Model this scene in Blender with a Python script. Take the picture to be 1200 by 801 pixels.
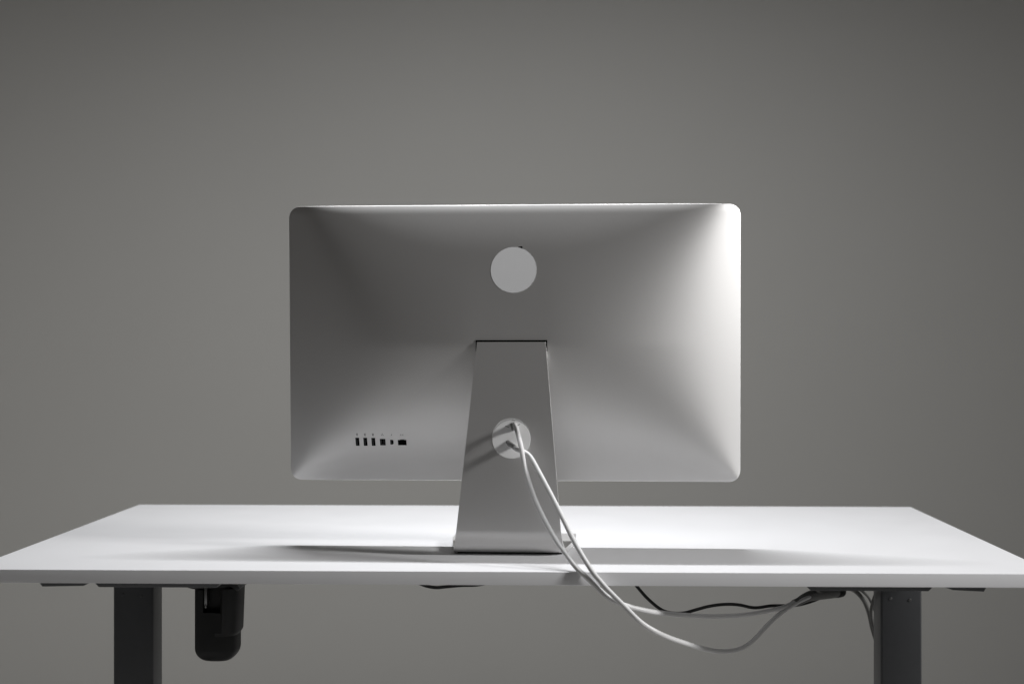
import bpy, bmesh, math
from mathutils import Vector, Matrix

# ------------------------------------------------------------------ scene, camera, light
scene = bpy.context.scene
C = scene.collection
for o in list(bpy.data.objects):
    bpy.data.objects.remove(o, do_unlink=True)

DESK_Z = 0.74                                   # height of the table top above the floor

cam_data = bpy.data.cameras.new('camera')
cam = bpy.data.objects.new('camera', cam_data)
C.objects.link(cam)
cam.location = (0.0710, -1.8246, DESK_Z + 0.2895)
cam.rotation_euler = (math.pi / 2 + 0.0027, 0.0008, 0.0340)
cam_data.sensor_width = 36.0
cam_data.lens = 50.0
cam_data.clip_start = 0.05
cam_data.clip_end = 60.0
cam_data.dof.use_dof = True
cam_data.dof.focus_distance = 2.03
cam_data.dof.aperture_fstop = 4.5
scene.camera = cam

world = bpy.data.worlds.new('World')
scene.world = world
world.use_nodes = True
bg = world.node_tree.nodes['Background']
bg.inputs['Color'].default_value = (1.0, 0.95, 0.90, 1)
bg.inputs['Strength'].default_value = 0.034


def area_light(name, loc, target, sx, sy, power, color, spread=180.0, roll=None):
    d = bpy.data.lights.new(name, 'AREA')
    d.shape = 'RECTANGLE'
    d.size, d.size_y = sx, sy
    d.energy = power
    d.color = color
    d.spread = math.radians(spread)
    o = bpy.data.objects.new(name, d)
    C.objects.link(o)
    o.location = loc
    v = Vector(target) - Vector(loc)
    o.rotation_euler = v.to_track_quat('-Z', 'Y').to_euler() if roll is None else roll
    return o


# long narrow strip lamp hanging above the desk, a little beyond the monitor
area_light('strip_lamp', (-0.07, 0.50, DESK_Z + 1.65), (-0.07, 0.50, 0), 0.85, 0.03, 27.5,
           (0.985, 0.99, 1.0), roll=(0, 0, 0))
# wide soft box far to the right, a little on the camera's side of the monitor
area_light('side_soft_box', (5.5, -1.25, DESK_Z + 2.25), (-1.5, 0.10, DESK_Z + 0.1), 0.75, 0.75, 17.5,
           (1.0, 0.99, 0.98), spread=40.0)

scene.view_settings.view_transform = 'Standard'
scene.view_settings.look = 'None'
scene.view_settings.exposure = 0.1
scene.view_settings.gamma = 1.0
scene.view_settings.use_curve_mapping = False
scene.render.engine = 'CYCLES'


# ------------------------------------------------------------------ materials
def material(name, color, rough=0.5, metal=0.0, noise=0.0, nscale=40.0, bump=0.0, bscale=400.0,
             rvar=0.0, spec=0.5, coat=0.0):
    m = bpy.data.materials.new(name)
    m.use_nodes = True
    nt = m.node_tree
    b = nt.nodes['Principled BSDF']
    b.inputs['Base Color'].default_value = (*color, 1)
    b.inputs['Roughness'].default_value = rough
    b.inputs['Metallic'].default_value = metal
    b.inputs['Specular IOR Level'].default_value = spec
    b.inputs['Coat Weight'].default_value = coat
    tc = nt.nodes.new('ShaderNodeTexCoord')
    if noise or rvar:
        n = nt.nodes.new('ShaderNodeTexNoise')
        n.inputs['Scale'].default_value = nscale
        n.inputs['Detail'].default_value = 6
        nt.links.new(tc.outputs['Object'], n.inputs['Vector'])
        if noise:
            mix = nt.nodes.new('ShaderNodeMix')
            mix.data_type = 'RGBA'
            mix.inputs['A'].default_value = (*[c * (1 - noise) for c in color], 1)
            mix.inputs['B'].default_value = (*[min(1, c * (1 + noise)) for c in color], 1)
            nt.links.new(n.outputs['Fac'], mix.inputs['Factor'])
            nt.links.new(mix.outputs['Result'], b.inputs['Base Color'])
        if rvar:
            mr = nt.nodes.new('ShaderNodeMapRange')
            mr.inputs['To Min'].default_value = rough - rvar
            mr.inputs['To Max'].default_value = rough + rvar
            nt.links.new(n.outputs['Fac'], mr.inputs['Value'])
            nt.links.new(mr.outputs['Result'], b.inputs['Roughness'])
    if bump:
        n2 = nt.nodes.new('ShaderNodeTexNoise')
        n2.inputs['Scale'].default_value = bscale
        n2.inputs['Detail'].default_value = 3
        nt.links.new(tc.outputs['Object'], n2.inputs['Vector'])
        bp = nt.nodes.new('ShaderNodeBump')
        bp.inputs['Strength'].default_value = bump
        bp.inputs['Distance'].default_value = 0.0005
        nt.links.new(n2.outputs['Fac'], bp.inputs['Height'])
        nt.links.new(bp.outputs['Normal'], b.inputs['Normal'])
    return m


M = {
    'wall': material('painted_plaster', (0.525, 0.517, 0.492), 0.85, noise=0.035, nscale=1.6, bump=0.25, bscale=180),
    'floor': material('pale_floor', (0.75, 0.74, 0.725), 0.6, noise=0.2, nscale=5, rvar=0.08),
    'laminate': material('white_laminate', (0.80, 0.803, 0.82), 0.42, noise=0.012, nscale=14, rvar=0.05, bump=0.04, bscale=900),
    'aluminium': material('anodised_aluminium', (0.76, 0.755, 0.75), 0.52, 1.0, noise=0.012, nscale=300, rvar=0.012, bump=0.06, bscale=2500),
    'charcoal': material('charcoal_powder_coat', (0.056, 0.058, 0.062), 0.40, noise=0.08, nscale=90, bump=0.12, bscale=1800),
    'black_plastic': material('black_plastic', (0.030, 0.0305, 0.031), 0.45, noise=0.1, nscale=60, bump=0.06, bscale=1500),
    'black': material('black_rubber', (0.006, 0.006, 0.006), 0.6, noise=0.1),
    'port_black': material('port_black', (0.003, 0.003, 0.003), 0.9, noise=0.1, spec=0.05),
    'tongue': material('port_tongue', (0.05, 0.05, 0.05), 0.8, noise=0.05),
    'sticker': material('white_disc', (0.85, 0.86, 0.875), 0.55, noise=0.02, nscale=30),
    'grommet': material('white_grommet', (0.88, 0.88, 0.88), 0.5, noise=0.02, nscale=50),
    'icon': material('grey_print', (0.10, 0.10, 0.10), 0.6, noise=0.05),
    'cable': material('white_cable_jacket', (0.72, 0.72, 0.72), 0.42, noise=0.03, nscale=50, rvar=0.05),
    'connector': material('grey_connector', (0.30, 0.30, 0.30), 0.5, noise=0.05),
    'grey_cable': material('grey_cable_jacket', (0.13, 0.13, 0.125), 0.5, noise=0.05),
    'wrap': material('grey_sleeve', (0.17, 0.17, 0.165), 0.8, noise=0.15, nscale=300),
    'steel': material('bolt_steel', (0.25, 0.25, 0.25), 0.35, 1.0, noise=0.05),
    'glass': material('screen_glass', (0.01, 0.01, 0.011), 0.06, noise=0.05, coat=0.5),
}


# the display is switched on: its face gives light
_b = M['glass'].node_tree.nodes['Principled BSDF']
_b.inputs['Emission Color'].default_value = (0.95, 0.97, 1.0, 1)
_b.inputs['Emission Strength'].default_value = 0.8


# ------------------------------------------------------------------ mesh helpers
def finish(name, bm, mat, parent=None, smooth=35.0, loc=None, rot=None):
    bmesh.ops.recalc_face_normals(bm, faces=bm.faces)
    me = bpy.data.meshes.new(name)
    bm.to_mesh(me)
    bm.free()
    if smooth:
        for p in me.polygons:
            p.use_smooth = True
        me.set_sharp_from_angle(angle=math.radians(smooth))
    o = bpy.data.objects.new(name, me)
    C.objects.link(o)
    me.materials.append(mat)
    if parent:
        o.parent = parent
    if loc is not None:
        o.location = loc
    if rot is not None:
        o.rotation_euler = rot
    return o


def tag(o, label=None, category=None, group=None, kind=None):
    for k, v in (('label', label), ('category', category), ('group', group), ('kind', kind)):
        if v:
            o[k] = v
    return o


def empty(name, loc, rz=0.0):
    o = bpy.data.objects.new(name, None)
    o.empty_display_size = 0.05
    C.objects.link(o)
    o.location = loc
    o.rotation_euler = (0, 0, rz)
    return o


def box(bm, lo, hi, bevel=0.0, seg=2):
    r = bmesh.ops.create_cube(bm, size=1.0)
    vs = r['verts']
    for v in vs:
        v.co = Vector([lo[i] + (v.co[i] + 0.5) * (hi[i] - lo[i]) for i in range(3)])
    if bevel:
        es = list({e for v in vs for e in v.link_edges})
        bmesh.ops.bevel(bm, geom=es, offset=bevel, segments=seg, affect='EDGES', profile=0.5)


def boxpart(name, lo, hi, mat, parent, bevel=0.001, seg=2):
    bm = bmesh.new()
    box(bm, lo, hi, bevel, seg)
    return finish(name, bm, mat, parent)


def prism(bm, outline, axis, a0, a1, bevel=0.0):
    """closed outline of (p, q) extruded along axis from a0 to a1"""
    def mk(p, q, a):
        return {'x': (a, p, q), 'y': (p, a, q), 'z': (p, q, a)}[axis]
    A = [bm.verts.new(mk(p, q, a0)) for p, q in outline]
    B = [bm.verts.new(mk(p, q, a1)) for p, q in outline]
    n = len(outline)
    fs = [bm.faces.new(A), bm.faces.new(B[::-1])]
    for i in range(n):
        fs.append(bm.faces.new((A[i], B[i], B[(i + 1) % n], A[(i + 1) % n])))
    if bevel:
        es = list({e for f in fs for e in f.edges})
        bmesh.ops.bevel(bm, geom=es, offset=bevel, segments=2, affect='EDGES', profile=0.5)


def catmull(pts, n=10):
    P = [Vector(p) for p in pts]
    P = [2 * P[0] - P[1]] + P + [2 * P[-1] - P[-2]]
    out = []
    for i in range(1, len(P) - 2):
        p0, p1, p2, p3 = P[i - 1:i + 3]
        for k in range(n):
            t = k / n
            out.append(0.5 * ((2 * p1) + (p2 - p0) * t + (2 * p0 - 5 * p1 + 4 * p2 - p3) * t * t
                              + (3 * p1 - p0 - 3 * p2 + p3) * t ** 3))
    out.append(P[-2])
    return out


def tube(bm, pts, r, seg=14, flat=1.0, radii=None):
    rings = []
    up = None
    for i, p in enumerate(pts):
        t = (pts[min(i + 1, len(pts) - 1)] - pts[max(i - 1, 0)]).normalized()
        if up is None:
            up = t.orthogonal().normalized()
        up = (up - t * up.dot(t)).normalized()
        side = t.cross(up)
        rr = radii[i] if radii else r
        rings.append([bm.verts.new(p + (up * math.cos(a) * flat + side * math.sin(a)) * rr)
                      for a in (2 * math.pi * k / seg for k in range(seg))])
    for a, b in zip(rings, rings[1:]):
        for k in range(seg):
            bm.faces.new((a[k], a[(k + 1) % seg], b[(k + 1) % seg], b[k]))
    bm.faces.new(rings[0][::-1])
    bm.faces.new(rings[-1])


def disc(bm, r, h, seg=64, bevel=0.0):
    """short cylinder with its axis along -y, base at y = 0"""
    prof = [(r, 0.0), (r, -(h - bevel)), (r - bevel, -h)] if bevel else [(r, 0.0), (r, -h)]
    rings = []
    for rr, y in prof:
        rings.append([bm.verts.new((rr * math.cos(2 * math.pi * k / seg), y, rr * math.sin(2 * math.pi * k / seg)))
                      for k in range(seg)])
    for a, b in zip(rings, rings[1:]):
        for k in range(seg):
            bm.faces.new((a[k], a[(k + 1) % seg], b[(k + 1) % seg], b[k]))
    bm.faces.new(rings[0])
    bm.faces.new(rings[-1][::-1])


# ------------------------------------------------------------------ the setting
bm = bmesh.new()
box(bm, (-5, 2.40, -0.05), (5, 2.55, 4.2))
tag(finish('wall', bm, M['wall'], smooth=0), kind='structure')
bm = bmesh.new()
box(bm, (-5, -4.0, -0.12), (5, 2.398, 0.0))
tag(finish('floor', bm, M['floor'], smooth=0), kind='structure')

# ------------------------------------------------------------------ desk
W, D, TH = 1.400, 0.754, 0.0175
desk = empty('desk', (0, 0, 0))
tag(desk, 'white topped height adjustable desk on charcoal steel legs, carrying the monitor', 'desk')
boxpart('tabletop', (-W / 2, 0, DESK_Z - TH), (W / 2, D, DESK_Z), M['laminate'], desk, 0.0009, 2)
ZB = DESK_Z - TH - 0.0005                       # underside

for s in (-1, 1):
    x0, x1 = sorted((s * 0.5515, s * 0.6130))
    # column: outer tube with the inner telescoping tube below it
    leg = bmesh.new()
    box(leg, (x0, 0.330, 0.30), (x1, 0.382, ZB - 0.021), 0.0035, 3)
    leg = finish('leg', leg, M['charcoal'], desk)
    boxpart('inner_tube', (x0 + 0.005, 0.335, 0.03), (x1 - 0.005, 0.377, 0.305), M['charcoal'], leg, 0.003, 3)
    ft = bmesh.new()
    prism(ft, [(0.03, 0.0), (0.70, 0.0), (0.70, 0.012), (0.42, 0.036), (0.29, 0.036), (0.03, 0.012)],
          'x', x0 - 0.006, x1 + 0.006, 0.002)
    finish('foot', ft, M['charcoal'], desk)
    # pair of cap screws on the front of the column
    for k, (dx, dz) in enumerate(((0.012, 0.0095), (0.0405, 0.0075))):
        b = bmesh.new()
        disc(b, 0.0022, 0.0012, 16, 0.0004)
        finish('screw', b, M['charcoal'] if s < 0 else M['steel'], leg, loc=(x0 + dx + 0.003, 0.3302, ZB - 0.0815 + dz))
    # crosswise rail on top of the column
    a0, a1 = (-0.566, -0.392) if s < 0 else (0.401, 0.570)
    rl = bmesh.new()
    zt, zb = ZB, ZB - 0.0215
    prism(rl, [(a0, zt), (a0, zb + 0.006), (a0 + 0.006, zb), (a1 - 0.006, zb), (a1, zb + 0.006), (a1, zt)],
          'y', 0.10, 0.60, 0.0008)
    finish('rail', rl, M['charcoal'], desk)
    # plate along the short end of the table top, thinner towards its inner side
    e0, e1 = (-0.6255, -0.556) if s < 0 else (0.572, 0.627)
    br = bmesh.new()
    zb = ZB - (0.0135 if s < 0 else 0.0140)
    if s < 0:
        ol = [(e0, ZB), (e0, zb + 0.005), (e0 + 0.004, zb), (e1 - 0.010, zb + 0.0012), (e1, zb + 0.006), (e1, ZB)]
    else:
        ol = [(e0, ZB), (e0, zb + 0.006), (e0 + 0.012, zb + 0.0018), (e1 - 0.003, zb), (e1, zb + 0.005), (e1, ZB)]
    prism(br, ol, 'y', 0.055, 0.097, 0.0006)
    finish('end_bracket', br, M['charcoal'], desk)

# lifting motor hanging beside the left leg
MX, MY, MT = -0.4440, 0.300, 0.6600
MR = 0.0318
bm = bmesh.new()
seg = 72
prof = []
for k in range(9):
    a = k / 8 * math.pi / 2
    prof.append((MR - 0.020 + 0.020 * math.sin(a), DESK_Z - 0.1810 + 0.020 - 0.020 * math.cos(a)))
prof = [(0.0, DESK_Z - 0.1825), (0.007, DESK_Z - 0.1822)] + prof
for z in (0.60, 0.625, 0.6345, 0.6500, MT + 0.008):
    prof.append((MR, z))


def squircle(a, r):
    c, s_ = math.cos(a), math.sin(a)
    q = (abs(c) ** 3.4 + abs(s_) ** 3.4) ** (-1 / 3.4)
    return r * q * c, r * q * 1.05 * s_


rings = []
for r, z in prof:
    rings.append([bm.verts.new((*squircle(2 * math.pi * k / seg, r), z))
                  for k in range(seg)] if r > 0 else [bm.verts.new((0, 0, z))])
for i, (a, b) in enumerate(zip(rings, rings[1:])):
    for k in range(seg):
        k2 = (k + 1) % seg
        if len(a) == 1:
            bm.faces.new((a[0], b[k2], b[k]))
            continue
        ang = (k + 0.5) / seg * 360
        if i >= len(rings) - 3 and 244 < ang < 292:      # open notch at the top of the front
            continue
        bm.faces.new((a[k], a[k2], b[k2], b[k]))
bmesh.ops.solidify(bm, geom=bm.faces[:], thickness=0.0018)
motor = finish('motor', bm, M['black_plastic'], desk, loc=(MX, MY, 0))
bm = bmesh.new()
rows = []
zs = [0.5995, 0.6025, 0.605, MT + 0.010]
rs = [MR + 0.0005, MR + 0.0024, MR + 0.0034, MR + 0.0046]
for r, z in zip(rs, zs):
    rows.append([bm.verts.new((squircle(math.radians(a), r)[0] + (0.0012 if z > 0.61 else 0), squircle(math.radians(a), r)[1], z))
                 for a in [-84 + 4 * k for k in range(43)]])
for i, (a, b) in enumerate(zip(rows, rows[1:])):
    for k in range(len(a) - 1):
        if i == 2 and -84 + 4 * k < -68:
            continue
        bm.faces.new((a[k], a[k + 1], b[k + 1], b[k]))
bmesh.ops.solidify(bm, geom=bm.faces[:], thickness=-0.0016)
finish('cover', bm, M['black_plastic'], motor)
# side of the cover beside the notch
bm = bmesh.new()
rows = []
for z in (0.605, 0.6345):
    rows.append([bm.verts.new((*squircle(math.radians(a), MR + 0.0034), z))
                 for a in (-84, -80, -76, -72, -68)])
for k in range(4):
    bm.faces.new((rows[0][k], rows[0][k + 1], rows[1][k + 1], rows[1][k]))
bmesh.ops.solidify(bm, geom=bm.faces[:], thickness=-0.0016)
finish('cover_edge', bm, M['black_plastic'], motor)
bm = bmesh.new()
box(bm, (-0.024, -0.020, 0.628), (0.022, 0.026, MT + 0.030), 0.003)
finish('gear_block', bm, M['black'], motor)
bm = bmesh.new()
box(bm, (-0.0125, -0.0335, 0.6460), (-0.0085, -0.0215, 0.676), 0.0006)
box(bm, (-0.0115, -0.0345, 0.6420), (-0.0093, -0.0325, 0.6475), 0.0004)
finish('latch', bm, M['steel'], motor)
bm = bmesh.new()
prism(bm, [(-0.038, 0.671), (-0.040, 0.676), (-0.040, 0.6795), (0.034, 0.6795), (0.040, 0.670), (0.036, 0.6665), (0.026, 0.673), (-0.030, 0.669)],
      'y', -0.030, 0.040, 0.0006)
box(bm, (-0.030, 0.0, 0.6785), (0.024, 0.036, ZB - 0.0205), 0.001)
finish('mount', bm, M['black_plastic'], motor)

# ------------------------------------------------------------------ monitor
monitor = empty('monitor', (0.0029, 0.2236, DESK_Z), -0.0294)
tag(monitor, 'aluminium computer monitor seen from behind, on a tapered metal stand on the white desk', 'monitor')
TILT, MZ = 0.032, 0.2929
A_, B_, RC = 0.3250, 0.1979, 0.0165
F1, F2, R2, PH = 0.0004, 0.0012, 0.0120, 0.0640
LX, LZ = 0.270, 0.197


def sdf(x, z):
    qx, qz = abs(x) - (A_ - RC), abs(z) - (B_ - RC)
    return RC - math.hypot(max(qx, 0), max(qz, 0)) - min(max(qx, qz), 0)


def back(x, z):
    s = max(0.0, sdf(x, z))
    f = F1 * math.sqrt(max(0.0, 1 - (1 - min(s / F1, 1.0)) ** 2))       # tight rounding at the rim
    f += F2 * (1 - (1 - min(max(0.0, B_ - z) / R2, 1.0)) ** 2)           # softer shoulder along the top
    u = 1 - max(0.0, 1 - max(0.0, A_ - abs(x)) / LX) ** 1.65
    v = 1 - max(0.0, 1 - max(0.0, B_ - abs(z)) / LZ) ** (1.15 if z > 0 else 1.25)
    if z > 0:
        v = 0.22 + 0.78 * v
    q = 3.0
    u, v = max(u, 1e-4), max(v, 1e-4)
    h = (u ** -q + v ** -q) ** (-1 / q) * 2 ** (1 / q)
    return f + PH * h


def back_point(x, z, lift=0.0):
    e = 1e-3
    nx = -(back(x + e, z) - back(x - e, z)) / (2 * e)
    nz = -(back(x, z + e) - back(x, z - e)) / (2 * e)
    n = Vector((nx, -1, nz)).normalized()
    p = Vector((x, -back(x, z), z)) + n * lift
    up = (Vector((0, 0, 1)) - n * n.z).normalized()
    right = up.cross(-n) * -1
    right = (-n).cross(up) * -1
    right = Vector((1, 0, 0)) - n * n.x
    right = (right - up * right.dot(up)).normalized()
    return Matrix(((right.x, -n.x, up.x, p.x), (right.y, -n.y, up.y, p.y), (right.z, -n.z, up.z, p.z), (0, 0, 0, 1)))


def rr_radius(x, z):
    """where the ray through (x, z) leaves the rounded rectangle, as a multiple of the point"""
    m = max(abs(x) / A_, abs(z) / B_)
    if m < 1e-9:
        return 1.0
    px, pz = x / m, z / m
    lo, hi = 0.5, 1.0
    if sdf(px, pz) >= -1e-12:
        return 1.0
    for _ in range(40):
        mid = (lo + hi) / 2
        if sdf(px * mid, pz * mid) > 0:
            lo = mid
        else:
            hi = mid
    return lo


NX, NZ = 150, 100
bm = bmesh.new()
grid = []
for j in range(NZ + 1):
    row = []
    z = B_ * math.sin(math.pi / 2 * (2 * j / NZ - 1))
    for i in range(NX + 1):
        x = A_ * math.sin(math.pi / 2 * (2 * i / NX - 1))
        k = rr_radius(x, z)
        row.append(bm.verts.new((x * k, -back(x * k, z * k), z * k)))
    grid.append(row)
for j in range(NZ):
    for i in range(NX):
        bm.faces.new((grid[j][i], grid[j][i + 1], grid[j + 1][i + 1], grid[j + 1][i]))
loop = ([grid[0][i] for i in range(NX)] + [grid[j][NX] for j in range(NZ)]
        + [grid[NZ][i] for i in range(NX, 0, -1)] + [grid[j][0] for j in range(NZ, 0, -1)])
prev = loop
for dy, sc in ((0.0065, 1.0), (0.0075, 0.9975)):
    nxt = [bm.verts.new((v.co.x * sc, dy, v.co.z * sc)) for v in loop]
    for k in range(len(loop)):
        bm.faces.new((prev[k], prev[(k + 1) % len(loop)], nxt[(k + 1) % len(loop)], nxt[k]))
    prev = nxt
bm.faces.new(prev)
BODY = dict(loc=(0, 0, MZ), rot=(TILT, 0, 0))
shell = finish('back_shell', bm, M['aluminium'], monitor, smooth=40, **BODY)

# glass on the side that faces the wall
bm = bmesh.new()
ol = []
for cx, cz, a0 in ((1, 1, 0), (-1, 1, 90), (-1, -1, 180), (1, -1, 270)):
    for k in range(9):
        a = math.radians(a0 + k * 90 / 8)
        ol.append((cx * (A_ - 0.0025 - RC) + RC * math.cos(a), cz * (B_ - 0.0025 - RC) + RC * math.sin(a)))
prism(bm, ol, 'y', 0.0077, 0.0105)
finish('screen', bm, M['glass'], monitor, **BODY)

# round white disc on the back, a small black tip showing above its edge
bm = bmesh.new()
DX, DZ, DR = 0.0040, 0.1048, 0.0322
rings = []
for r, lift in ((0.0, 0.0003), (0.008, 0.0003), (0.016, 0.0003), (0.024, 0.0003), (DR, 0.0003), (DR, -0.0003)):
    n = 1 if r == 0 else 96
    ring = []
    for k in range(n):
        x = DX + r * math.cos(2 * math.pi * k / n)
        z = DZ + r * math.sin(2 * math.pi * k / n)
        ring.append(bm.verts.new((x, -back(x, z) - lift, z)))
    rings.append(ring)
for k in range(96):
    bm.faces.new((rings[0][0], rings[1][k], rings[1][(k + 1) % 96]))
for a, b in zip(rings[1:], rings[2:]):
    for k in range(96):
        bm.faces.new((a[k], b[k], b[(k + 1) % 96], a[(k + 1) % 96]))
bm.faces.new(rings[-1])
st = finish('round_sticker', bm, M['sticker'], shell, smooth=12)
bm = bmesh.new()
tip = [(0.0050, 0.0305), (0.0118, 0.0290), (0.0122, 0.0325), (0.0110, 0.0333), (0.0068, 0.0326)]
front = [bm.verts.new((DX + a, -back(DX + a, DZ + b) - 0.00015, DZ + b)) for a, b in tip]
rear = [bm.verts.new((DX + a, -back(DX + a, DZ + b) + 0.0004, DZ + b)) for a, b in tip]
bm.faces.new(front)
bm.faces.new(rear[::-1])
for k in range(len(tip)):
    m_ = (k + 1) % len(tip)
    bm.faces.new((front[k], rear[k], rear[m_], front[m_]))
finish('black_tip', bm, M['port_black'], shell, smooth=0)


# ports, printed signs above them
def place(name, bm, mat, u, v, lift, parent=shell):
    o = finish(name, bm, mat, parent, smooth=30)
    o.matrix_local = back_point(u, v, lift)
    return o


PV = -0.1397


def rect(w, h, x=0.0, z=0.0):
    return [(x - w / 2, z - h / 2), (x + w / 2, z - h / 2), (x + w / 2, z + h / 2), (x - w / 2, z + h / 2)]


def port(u, v, outline, tongues):
    b = bmesh.new()
    prism(b, outline, 'y', 0.002, -0.0002)
    p = place('port', b, M['port_black'], u, v, 0.0002)
    for t in tongues:
        b = bmesh.new()
        prism(b, t, 'y', 0.0, -0.0004)
        q = finish('tongue', b, M['tongue'], p, smooth=0)
    return p


def stroke(b, pts, r=0.00024):
    for (x0, z0), (x1, z1) in zip(pts, pts[1:]):
        d = Vector((x1 - x0, z1 - z0))
        n = Vector((-d.y, d.x)).normalized() * r
        prism(b, [(x0 + n.x, z0 + n.y), (x0 - n.x, z0 - n.y), (x1 - n.x, z1 - n.y), (x1 + n.x, z1 + n.y)], 'y', 0.0003, -0.00008)


def dot(b, x, z, r):
    prism(b, [(x + r * math.cos(k * math.pi / 5), z + r * math.sin(k * math.pi / 5)) for k in range(10)], 'y', 0.0003, -0.00009)


for u in (-0.2222, -0.2106, -0.1990):
    port(u, PV, rect(0.0052, 0.0122), [rect(0.0012, 0.0095, -0.0006)])
    b = bmesh.new()                                          # three-pronged sign
    stroke(b, [(0, -0.0015), (0, 0.0014)])
    dot(b, 0, -0.0016, 0.0006)
    prism(b, [(-0.0006, 0.0011), (0.0006, 0.0011), (0, 0.0022)], 'y', 0.0003, -0.0001)
    stroke(b, [(0, -0.0006), (0.0010, 0.0002), (0.0010, 0.0008)])
    stroke(b, [(0, -0.0010), (-0.0010, -0.0002), (-0.0010, 0.0004)])
    dot(b, -0.0010, 0.0006, 0.0004)
    place('port_sign', b, M['icon'], u, PV + 0.0107, 0.00012)
port(-0.1855, PV - 0.0003, rect(0.0078, 0.0100), [rect(0.0009, 0.0070, -0.0018), rect(0.0009, 0.0070, 0.0018), rect(0.0030, 0.0008, 0.0, -0.0034)])
b = bmesh.new()
for a in (90, 210, 330):
    ca, sa = math.cos(math.radians(a)), math.sin(math.radians(a))
    stroke(b, [(0.0003 * ca, 0.0003 * sa), (0.0016 * ca, 0.0016 * sa)])
    dot(b, 0.0016 * ca, 0.0016 * sa, 0.00045)
place('port_sign', b, M['icon'], -0.1855, PV + 0.0107, 0.00012)
port(-0.1723, PV - 0.0003, [(-0.0023, -0.0037), (0.0009, -0.0037), (0.0023, -0.0025), (0.0023, 0.0025), (0.0009, 0.0037), (-0.0023, 0.0037)],
     [rect(0.0009, 0.0046, -0.0002)])
b = bmesh.new()
prism(b, [(-0.0008, -0.0021), (0.0009, 0.0002), (0.0001, 0.0002), (0.0010, 0.0018), (-0.0008, -0.0003), (0.0, -0.0003)], 'y', 0.0003, -0.00008)
place('port_sign', b, M['icon'], -0.1723, PV + 0.0107, 0.00012)
port(-0.1574, PV - 0.0006, [(-0.0061, -0.0044), (0.0061, -0.0044), (0.0061, 0.0038), (0.0030, 0.0038), (0.0030, 0.0045), (-0.0030, 0.0045), (-0.0030, 0.0038), (-0.0061, 0.0038)], [])
b = bmesh.new()
stroke(b, [(-0.0012, -0.0009), (-0.0021, 0), (-0.0012, 0.0009)], 0.0002)
stroke(b, [(0.0012, -0.0009), (0.0021, 0), (0.0012, 0.0009)], 0.0002)
for x in (-0.0007, 0, 0.0007):
    dot(b, x, 0, 0.00022)
place('port_sign', b, M['icon'], -0.1574, PV + 0.0107, 0.00012)

# dark slot where the stand enters the shell
bm = bmesh.new()
sw = 0.0500
prism(bm, [(-sw, -0.0090), (sw, -0.0090), (sw, 0.0066), (-sw, 0.0066)], 'y', 0.004, -0.0004)
sl = finish('hinge_slot', bm, M['port_black'], shell, smooth=0)
sl.matrix_local = back_point(0.0018, 0.0, 0.0)

# stand: one bent plate, a lug that leans up to the shell and a foot that widens under it
T_ = 0.0068
PAD = 0.0022
top = Vector((-0.0646, 0.2945))
zc = PAD + T_ / 2
R_ = 0.0285
lean = Vector((-0.0300, -0.2670)).normalized()
corner = top + lean * ((top.y - zc) / -lean.y)
ang = math.acos(max(-1, min(1, (-lean).dot(Vector((1, 0))))))
tl = R_ / math.tan(ang / 2)
p1 = corner - lean * tl
p2 = corner + Vector((1, 0)) * tl
n1 = Vector((-lean.y, lean.x))
if n1.x < 0:
    n1 = -n1
cen = p1 + n1 * R_
path = []
for k in range(9):
    path.append(top.lerp(p1, k / 8))
a1 = math.atan2(p1.y - cen.y, p1.x - cen.x)
a2 = math.atan2(p2.y - cen.y, p2.x - cen.x)
if a1 < 0:
    a1 += 2 * math.pi
if a2 < 0:
    a2 += 2 * math.pi
for k in range(1, 17):
    a = a1 + (a2 - a1) * k / 16
    path.append(cen + Vector((math.cos(a), math.sin(a))) * R_)
FAR = 0.085
for k in range(1, 9):
    path.append(Vector((p2.x + (FAR - p2.x) * k / 8, zc)))


def half_width(p, i):
    if i <= 8:
        h = 0.0752 - (0.0752 - 0.0477) * p.y / 0.2970
    elif i <= 24:                                  # round the bend the width grows evenly
        h0 = 0.0752 - (0.0752 - 0.0477) * p1.y / 0.2970
        h = h0 + (0.0785 - h0) * (i - 8) / 16
    else:
        t = (p.x - p2.x) / (FAR - p2.x)
        h = 0.0785 + 0.0115 * min(1.0, t * 1.6)
    return h


bm = bmesh.new()
rows = []
for i, p in enumerate(path):
    t = (path[min(i + 1, len(path) - 1)] - path[max(i - 1, 0)]).normalized()
    n = Vector((t.y, -t.x))            # towards the camera / down
    if i == 0:
        n = Vector((lean.y, -lean.x))
    h = half_width(p, i)
    cx = 0.0018 - 0.0026 * (1 - max(0, p.y) / 0.297)
    ce = 0.00005
    o_, q_ = p + n * T_ / 2, p - n * T_ / 2
    o2, q2 = p + n * (T_ / 2 - ce), p - n * (T_ / 2 - ce)
    rows.append([bm.verts.new(c) for c in (
        (cx - h + ce, o_.x, o_.y), (cx + h - ce, o_.x, o_.y), (cx + h, o2.x, o2.y), (cx + h, q2.x, q2.y),
        (cx + h - ce, q_.x, q_.y), (cx - h + ce, q_.x, q_.y), (cx - h, q2.x, q2.y), (cx - h, o2.x, o2.y))])
for a, b in zip(rows, rows[1:]):
    for k in range(8):
        bm.faces.new((a[k], a[(k + 1) % 8], b[(k + 1) % 8], b[k]))
bm.faces.new(rows[0])
bm.faces.new(rows[-1][::-1])
stand = finish('stand', bm, M['aluminium'], monitor, smooth=25)

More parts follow.
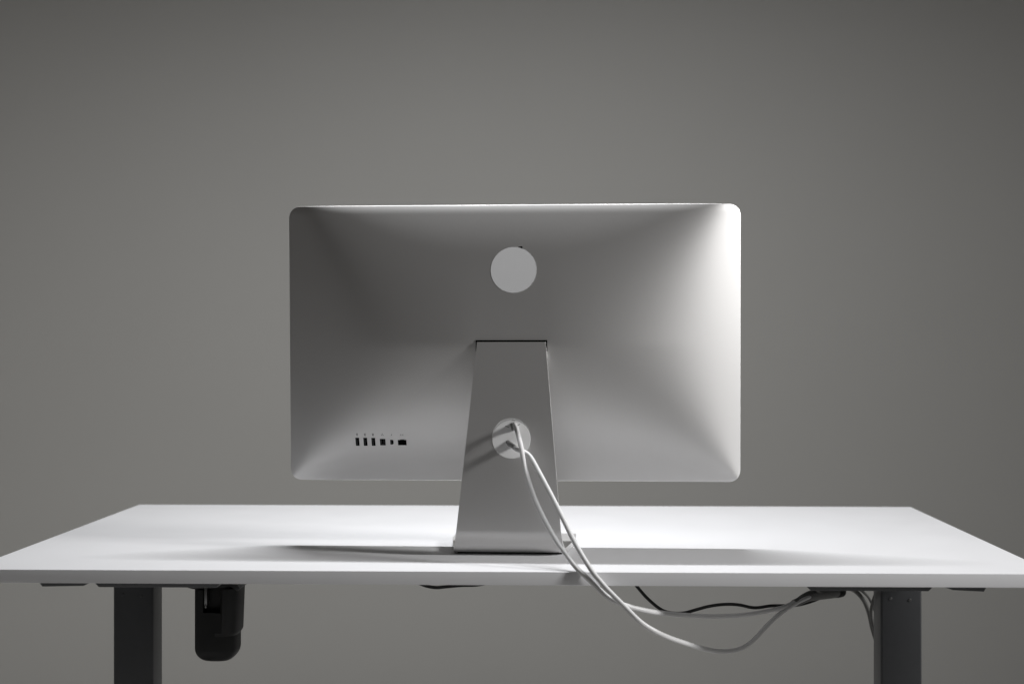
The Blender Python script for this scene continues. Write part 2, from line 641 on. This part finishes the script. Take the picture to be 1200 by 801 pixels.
# round hole for the cables, cut through the plate
HZ, HX, HR = 0.1600, 0.0027, 0.0267
lean_a = math.atan2(-lean.x, -lean.y)                       # lean of the lug from the vertical
hole_c = top + lean * ((top.y - HZ) / -lean.y)
cut = bmesh.new()
disc(cut, HR, 0.05, 96)
cutter = finish('cutter', cut, M['black'], monitor, loc=(HX, hole_c.x + 0.025, HZ), rot=(-lean_a, 0, 0))
bpy.context.view_layer.update()
md = stand.modifiers.new('hole', 'BOOLEAN')
md.object = cutter
md.operation = 'DIFFERENCE'
md.solver = 'EXACT'
bpy.context.view_layer.update()
dg = bpy.context.evaluated_depsgraph_get()
new = bpy.data.meshes.new_from_object(stand.evaluated_get(dg))
stand.modifiers.clear()
stand.data = new
for p in new.polygons:
    p.use_smooth = True
new.set_sharp_from_angle(angle=math.radians(25))
bpy.data.objects.remove(cutter, do_unlink=True)

# white grommet filling the hole, with slits at its top
ROT = (-lean_a, 0, 0)
GF = -(T_ / 2) - 0.0004                                     # its face, just behind the face of the plate
bm = bmesh.new()
disc(bm, HR - 0.0003, 0.0035, 96, 0.0002)
gr = finish('grommet', bm, M['grommet'], stand, loc=(HX, hole_c.x + GF + 0.0035, HZ), rot=ROT)
for pts in ([(-0.0085, 0.0185), (-0.0030, 0.0165)], [(0.0032, 0.0165), (0.0120, 0.0210)]):
    b = bmesh.new()
    stroke(b, pts, 0.00035)
    finish('slit', b, M['icon'], gr, smooth=0, loc=(0, -0.0036, 0))
bm = bmesh.new()
tube(bm, [Vector((0.0003, -0.0025, 0.0215)), Vector((0.0008, -0.0046, 0.0190)), Vector((0.0030, -0.0060, 0.0120))], 0.0022, 12)
finish('strain_relief', bm, M['connector'], gr)

bm = bmesh.new()
hw = 0.074
prism(bm, [(-hw, -0.0640), (hw, -0.0640), (0.086, FAR - 0.004), (-0.086, FAR - 0.004)], 'z', 0.0003, PAD)
finish('rubber_pad', bm, M['black'], monitor, smooth=0)

# ------------------------------------------------------------------ cables
FLOOR_END = [(0.600, 0.462, 0.30), (0.600, 0.470, 0.12), (0.602, 0.490, 0.02), (0.615, 0.540, 0.004), (0.660, 0.640, 0.0035)]


def shifted(pts, dx, dy):
    return [(x + dx, y + dy, z) for x, y, z in pts]


CA = [(0.0054, 0.1540, 0.9239), (0.0083, 0.1380, 0.9189), (0.0117, 0.1220, 0.9128), (0.0175, 0.1040, 0.8931), (0.0242, 0.0880, 0.8615), (0.0357,
      0.0680, 0.8287), (0.0506, 0.0460, 0.7997), (0.0661, 0.0260, 0.7755), (0.0799, 0.0120, 0.7583), (0.0914, 0.0005, 0.7453), (0.1016, -0.0045, 0.7363),
      (0.1132, -0.0065, 0.7258), (0.1307, -0.0110, 0.7103), (0.1512, -0.0130, 0.7005), (0.1824, 0.0050, 0.6897), (0.2081, 0.0400, 0.6800), (0.2369, 0.0800,
      0.6704), (0.2799, 0.1200, 0.6614), (0.3276, 0.1600, 0.6564), (0.3787, 0.2000, 0.6576), (0.4031, 0.2250, 0.6610), (0.4293, 0.2500, 0.6678), (0.4694,
      0.3000, 0.6681), (0.5208, 0.3800, 0.6720), (0.5560, 0.4200, 0.6690), (0.5800, 0.4320, 0.6500), (0.5930, 0.4400, 0.5900), (0.5960, 0.4450, 0.5300)] + FLOOR_END
CB = [(-0.0015, 0.1560, 0.8971), (0.0041, 0.1380, 0.8924), (0.0118, 0.1200, 0.8878), (0.0222, 0.1040, 0.8855), (0.0309, 0.0960, 0.8787), (0.0427,
      0.0800, 0.8597), (0.0599, 0.0560, 0.8300), (0.0745, 0.0360, 0.8032), (0.0915, 0.0140, 0.7718), (0.1103, -0.0060, 0.7434), (0.1199, -0.0105, 0.7319),
      (0.1301, -0.0155, 0.7209), (0.1508, -0.0220, 0.7011), (0.1742, -0.0260, 0.6793), (0.2027, -0.0100, 0.6612), (0.2377, 0.0400, 0.6401), (0.2683, 0.0900,
      0.6224), (0.2941, 0.1250, 0.6128), (0.3194, 0.1500, 0.6115), (0.3391, 0.1650, 0.6205), (0.3650, 0.1850, 0.6411), (0.3864, 0.2050, 0.6531), (0.4067,
      0.2250, 0.6604), (0.4330, 0.2500, 0.6666), (0.4731, 0.3000, 0.6668), (0.5208, 0.3880, 0.6660), (0.5590, 0.4280, 0.6650), (0.5850, 0.4400, 0.6440),
      (0.6000, 0.4460, 0.5850), (0.6030, 0.4500, 0.5300)] + shifted(FLOOR_END, 0.010, 0.004)
CK = [(0.1430, 0.2000, 0.7205), (0.1655, 0.2000, 0.7048), (0.1800, 0.2000, 0.6873), (0.1957, 0.2000, 0.6699), (0.2150, 0.2000, 0.6549),
      (0.2319, 0.2000, 0.6507), (0.2476, 0.2000, 0.6514), (0.2620, 0.2000, 0.6555), (0.2825, 0.2000, 0.6609), (0.3042, 0.2000, 0.6636),
      (0.3234, 0.2000, 0.6629), (0.3402, 0.2000, 0.6594), (0.3522, 0.2050, 0.6583), (0.3703, 0.2120, 0.6596), (0.3906, 0.2250, 0.6575),
      (0.4112, 0.2380, 0.6561), (0.4330, 0.2560, 0.6575), (0.4560, 0.2800, 0.6605), (0.4896, 0.3250, 0.6615), (0.5333, 0.3950, 0.6640),
      (0.5700, 0.4400, 0.6600), (0.5900, 0.4560, 0.6300), (0.5960, 0.4600, 0.5700), (0.6000, 0.4640, 0.4925)] + shifted(FLOOR_END, 0.010, 0.012)
CS = [(-0.1780, 0.2000, 0.7205), (-0.1541, 0.2000, 0.7094), (-0.1345, 0.2000, 0.6937), (-0.1211, 0.2000, 0.6877), (-0.1065, 0.2000, 0.6853),
      (-0.0931, 0.2000, 0.6864), (-0.0711, 0.2000, 0.6885), (-0.0407, 0.2000, 0.6905), (0.0019, 0.2000, 0.7029), (0.0340, 0.2000, 0.7205)]
G1 = [(0.4300, 0.2500, 0.7215), (0.4446, 0.2600, 0.6732), (0.4915, 0.3300, 0.6658), (0.5229, 0.3900, 0.6523), (0.5421, 0.4100, 0.6343), (0.5528, 0.4200, 0.6126),
      (0.5605, 0.4300, 0.5866), (0.5720, 0.4350, 0.5454), (0.5800, 0.4400, 0.4838)] + shifted(FLOOR_END, -0.024, -0.012)
G2 = [(0.4200, 0.2560, 0.7215), (0.4419, 0.2660, 0.6707), (0.4889, 0.3360, 0.6648), (0.5268, 0.3900, 0.6553), (0.5454, 0.4100, 0.6433), (0.5568, 0.4200, 0.6286),
      (0.5669, 0.4300, 0.6041), (0.5771, 0.4400, 0.5511), (0.5821, 0.4450, 0.4827)] + shifted(FLOOR_END, -0.016, 0.000)
G3 = [(0.5800, 0.3900, 0.6995), (0.5680, 0.3900, 0.6650), (0.5593, 0.3950, 0.6477), (0.5544, 0.4000, 0.6296), (0.5535, 0.4050, 0.6114), (0.5600, 0.4100, 0.5839),
      (0.5720, 0.4200, 0.5353), (0.5800, 0.4300, 0.4862)] + shifted(FLOOR_END, -0.020, -0.026)


def cable(name, pts, r, mat, label, seg=14):
    b = bmesh.new()
    tube(b, catmull(pts, 10), r, seg)
    return tag(finish(name, b, mat, None, smooth=60), label, 'cable')


ca = cable('cable', CA, 0.0033, M['cable'], 'white cable from top of the round grommet, making the shallower loop under the desk')
cb = cable('cable', CB, 0.0033, M['cable'], 'white cable from middle of the round grommet, hanging in the deepest loop below the desk')
bm = bmesh.new()
tube(bm, [Vector(p) for p in ((-0.0030, 0.1440, 0.8978), (0.0005, 0.1385, 0.8945), (0.0020, 0.1365, 0.8934), (0.0026, 0.1355, 0.8930))], 0.0035, 8)
tube(bm, catmull([(0.0020, 0.1370, 0.8936), (0.0055, 0.1330, 0.8919), (0.0095, 0.1240, 0.8896)], 4), 0.0036, 12)
finish('plug', bm, M['connector'], cb)
cable('cable', CK, 0.0023, M['black'], 'thin black cable sagging in a wave behind the white cables under the desk')
cable('cable', CS, 0.0024, M['black'], 'short black cable sagging just below the desk edge under the monitor stand')
cable('cable', G1, 0.0034, M['grey_cable'], 'thick grey cable leaving the bundle and bending down outermost beside the leg')
cable('cable', G2, 0.0022, M['grey_cable'], 'thin grey cable bending down behind the leg, inside the thick grey one')
cable('cable', G3, 0.0026, M['grey_cable'], 'grey cable dropping straight from the rail against the side of the leg')


def wrap(pts, radii, label, mat):
    b = bmesh.new()
    P = catmull(pts, 8)
    n = len(P)
    rr = []
    for i in range(n):
        t = i / (n - 1) * (len(radii) - 1)
        k = min(int(t), len(radii) - 2)
        rr.append(radii[k] + (radii[k + 1] - radii[k]) * (t - k))
    tube(b, P, 1.0, 20, radii=rr)
    return tag(finish('cable_wrap', b, mat, None, smooth=50), label, 'cable wrap')


wrap([(0.4050, 0.2270, 0.6606), (0.4133, 0.2350, 0.6618), (0.4253, 0.2480, 0.6650), (0.4384, 0.2600, 0.6664), (0.4731, 0.3000, 0.6630), (0.4900, 0.3250, 0.6610)],
     [0.0052, 0.0058, 0.0070, 0.0078, 0.0078, 0.0072], 'long grey sleeve gathering the white and black cables into the bundle under the desk', M['wrap'])
wrap([(0.4780, 0.3080, 0.6625), (0.4854, 0.3180, 0.6614), (0.4920, 0.3280, 0.6604)], [0.0082, 0.0086, 0.0082],
     'short black strap round the end of the grey cable sleeve', M['black'])
